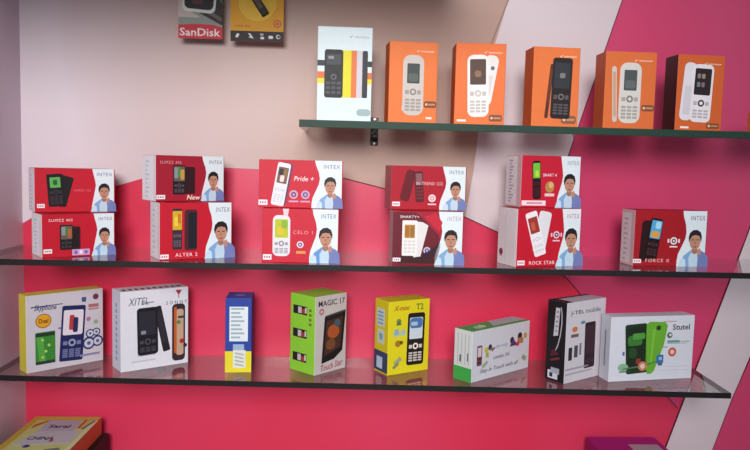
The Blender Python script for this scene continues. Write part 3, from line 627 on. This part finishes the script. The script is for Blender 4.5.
# ------------------------------------------------------------------ the lowest boxes
ZC = .888
o, F, L, Rr, T = carton('plain black block under the yellow patterned box in the lower left corner', None, -.567, 1.085, 0, .141, .190, .0640, ZC, '#1a1416', '#1a1416', '#1c1618')  # black block filling the dark area beneath the yellow box
o, F, L, Rr, T = carton('yellow-green patterned box lying flat with an orange side, lower left corner', None, -.553, 1.065, 0, .117, .203, .0320, ZC + .0644, '#d8763a', '#c8a83a', '#c9cf86', '#d0603a')
patch('top_border', T, [(P((0, 0), (.10, 0), (.10, 1), (0, 1)), mat('#c9a83e')), (R(.10, .90, 1, 1), mat('#cfae54')), (P((.12, .80), (.24, .90), (.30, .90), (.14, .70)), mat('#b8742c')), (R(.93, 0, 1, .9), mat('#d9dcb0'))], o, 1)
b = patch('title_panel', T, [(R(.28, .60, .78, .90), mat('#b6b2c4')), (P((.16, .34), (.9, .40), (.9, .66), (.3, .66)), mat('#c4c2cc'))], o, 2)
text('title_lettering', T, 'Saral', .37, .73, .68, .80, mat('#25222e'), o, 4, bold=.02)
text('subtitle_lettering', T, 'CHINA', .26, .46, .62, .53, mat('#332e3c'), o, 4, bold=.02, shear=.2)
pieces('small_picture', T, [(O(.36, .33, .05, .03), mat('#34407a')), (O(.32, .335, .02, .02), mat('#8a9ac8'), 1), (RR(.76, .26, .2, .06, -20), mat('#7a8470')), (RR(.80, .22, .12, .04, -20), mat('#4a5248'), 1), (R(.80, .72, .84, .92), mat('#c05a30')), (R(.86, .70, .89, .92), mat('#d8b040')), (RR(.92, .80, .04, .2, 12), mat('#6a6a8a')), (O(.62, .45, .03, .03), mat('#b05a5a')), (O(.22, .2, .07, .03), mat('#8ab070'))], o, 3)
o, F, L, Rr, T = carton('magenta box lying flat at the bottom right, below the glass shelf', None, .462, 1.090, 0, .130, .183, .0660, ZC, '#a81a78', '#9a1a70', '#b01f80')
patch('top_label', T, [(R(.50, .30, .92, .80), mat('#b8a4ae')), (R(.56, .5, .86, .53), mat('#7a6a78'), 1), (R(.56, .6, .8, .63), mat('#7a6a78'), 1)], o, 1)

# ------------------------------------------------------------------ memory packs hanging from hooks
G4 = 'blister packs hanging at the top'
def hook(x, z, label):
    o = empty('wall_hook', (x, YW, z)); tag(o, label, 'hook', 'hooks for the hanging packs')
    st = mat('#a8a4a4', .25, .5, metal=.9)
    bm = bmesh.new(); box_bm(bm, (-.012, -.0055, -.014), (.012, -.0017, .014), 0, .001); link('back_plate', bm, st, o)
    bm = bmesh.new(); bmesh.ops.create_cone(bm, cap_ends=True, segments=12, radius1=.0016, radius2=.0016, depth=.055, matrix=Matrix.Translation((0, -.031, 0)) @ Matrix.Rotation(math.pi / 2, 4, 'X'))
    bmesh.ops.create_uvsphere(bm, u_segments=10, v_segments=6, radius=.003, matrix=Matrix.Translation((0, -.059, 0)))
    link('peg', bm, st, o, True)
def pack(x0, x1, z0, z1, y, label, color, rz=0):
    o = empty('hanging_memory_pack', ((x0 + x1) / 2, y, z0)); tag(o, label, 'package', G4)
    w, h = x1 - x0, z1 - z0
    # backing card with a hanging slot at the top
    bm = bmesh.new()
    s0, s1, zz = -.007, .007, h - .012
    for a, b_, c, d in ((-w / 2, 0, w / 2, zz - .0035), (-w / 2, zz - .0035, s0, zz + .0035), (s1, zz - .0035, w / 2, zz + .0035), (-w / 2, zz + .0035, w / 2, h)):
        box_bm(bm, (a, -.0006, b_), (c, .0006, d))
    bmesh.ops.remove_doubles(bm, verts=bm.verts[:], dist=1e-5)
    link('backing_card', bm, mat(color, .35), o)
    return o, Face((-w / 2, -.0006, 0), (1, 0, 0), (0, 0, 1), w, h)
def stick_drive(o, F, cu, cv, length, width, rot, body, plug, thick=.007):
    """a small flash drive under the blister: body, metal plug, cord eye"""
    c = F.pt(cu, cv, .0008)
    M = Matrix.Translation(c) @ Matrix.Rotation(math.radians(rot), 4, 'Y')
    d = bmesh.new(); box_bm(d, (-width / 2, -thick, -length / 2), (width / 2, 0, length * .28), 0, .0016); d.transform(M)
    ob = link('flash_drive', d, mat(body, .3), o)
    d = bmesh.new(); box_bm(d, (-width * .36, -thick * .8, length * .28), (width * .36, -thick * .2, length / 2), 0, .0004); d.transform(M)
    link('plug', d, mat(plug, .25, .5, metal=.7), ob)
    d = bmesh.new(); box_bm(d, (-width * .3, -thick - .0004, -length * .3), (width * .3, -thick + .0002, length * .05), 0); d.transform(M)
    link('label_strip', d, mat('#5a4a44', .35), ob)
YP = 1.262
o, F = pack(-.2975, -.2215, 1.6655, 1.772, YP, 'memory pack with red lettered band and grey flash drive, hanging left of the yellow one', '#9aa39a')
patch('printed_scene', F, [(P((0, .2), (1, .17), (1, 1), (0, 1)), mat('#8e958f')), (P((0, .62), (.12, .60), (.2, .46), (.5, .34), (0, .34)), mat('#c4b8b0'), 1), (P((.45, .42), (1, .22), (1, .62), (.85, .64)), mat('#2e2a2a'), 1), (P((.62, .42), (.98, .28), (.98, .34), (.66, .48)), mat('#6a5f58'), 2), (P((.8, .75), (1, .55), (1, .75)), mat('#4a6a58'), 2)], o, 1)
patch('red_band', F, [(P((0, 0), (1, 0), (1, .19), (.75, .23), (.4, .235), (0, .215)), mat('#c8283c'))], o, 4)
text('brand_lettering', F, 'SanDisk', .03, .04, .96, .17, mat('#fbf2f0'), o, 6, bold=.018)
bl = patch('drive_outline', F, [(RR(.47, .60, .76, .36, 4, .25), mat('#d5dcd8')), (RR(.47, .605, .66, .27, 4, .3), mat('#2b2528'), 1), (RR(.44, .61, .24, .12, 4, .3), mat('#5a3238'), 2)], o, 4)
o, F = pack(-.2075, -.1155, 1.6635, 1.772, YP, 'yellow memory pack with black flash drive, hanging beside the grey and red one', '#e0a325')
patch('printed_glow', F, [(O(.5, .62, .36, .3), mat('#e8bc3c'))], o, 1)
patch('icon_band', F, [(R(0, 0, 1, .165), mat('#231c22')), (RR(.13, .09, .05, .07, 30, .3), mat('#e8dce0'), 1), (P((.33, .13), (.37, .13), (.44, .05), (.40, .05)), mat('#e8dce0'), 1), (R(.35, .06, .39, .08), mat('#e8dce0'), 1), (R(.56, .10, .62, .13), mat('#c8b0b8'), 1), (RR(.60, .06, .07, .04, 0, .3), mat('#e8dce0'), 1), (RR(.76, .075, .09, .05, 0, .4), mat('#e8dce0'), 1), (O(.90, .085, .042), mat('#d8ccd0'), 1), (O(.91, .085, .024), mat('#231c22'), 2)], o, 1)
patch('red_seal', F, [(O(.88, .29, .075), mat('#c8543a')), (O(.88, .29, .052), mat('#e0a040'), 1), (R(.85, .27, .91, .31), mat('#c8543a'), 2)], o, 2)
text('caption', F, 'mobile disk', .08, .225, .38, .265, mat('#b8482c'), o, 2)
stick_drive(o, F, .47, .67, .066, .0135, -34, '#1e1a1c', '#1c181a')
hook(-.2595, 1.764, 'steel peg hook above the red-banded memory pack')
hook(-.1615, 1.764, 'steel peg hook above the yellow memory pack')

# ------------------------------------------------------------------ light
def area(name, loc, rot, sx, sy, power, col):
    l = bpy.data.lights.new(name, 'AREA'); l.shape = 'RECTANGLE'; l.size = sx; l.size_y = sy; l.energy = power; l.color = col
    o = bpy.data.objects.new(name, l); COL.objects.link(o); o.location = loc; o.rotation_euler = rot
    return o
def aim(o, t):
    o.rotation_euler = (Vector(t) - o.location).to_track_quat('-Z', 'Y').to_euler()
sl = bpy.data.lights.new('shop_lamp', 'SPOT'); sl.energy = 240; sl.color = (1, .975, .96); sl.shadow_soft_size = .40
sl.spot_size = math.radians(54); sl.spot_blend = 1.0
so = bpy.data.objects.new('shop_lamp', sl); COL.objects.link(so); so.location = (-.15, -1.1, 2.05)
aim(so, (-.02, 1.3, 1.36))
w = bpy.data.worlds.new('World'); S.world = w; w.use_nodes = True
w.node_tree.nodes['Background'].inputs[0].default_value = (.76, .84, .95, 1)
w.node_tree.nodes['Background'].inputs[1].default_value = .34

# ------------------------------------------------------------------ camera
cd = bpy.data.cameras.new('camera'); cam = bpy.data.objects.new('camera', cd); COL.objects.link(cam)
r, u, f = Vector((.99889462, -.03999397, .02469868)), Vector((-.0213206, .08279291, .99633868)), Vector((.04189242, .99576394, -.08184869))
M = Matrix((r, u, -f)).transposed().to_4x4(); M.translation = (0, 0, EYE)
cam.matrix_world = M
cd.sensor_width = 36; cd.sensor_fit = 'HORIZONTAL'; cd.lens = 36 * 704.37 / 750
cd.clip_start = .02
S.camera = cam
S.view_settings.view_transform = 'Standard'; S.view_settings.look = 'None'
S.view_settings.gamma = 1; S.view_settings.use_curve_mapping = False
S.view_settings.exposure = 0
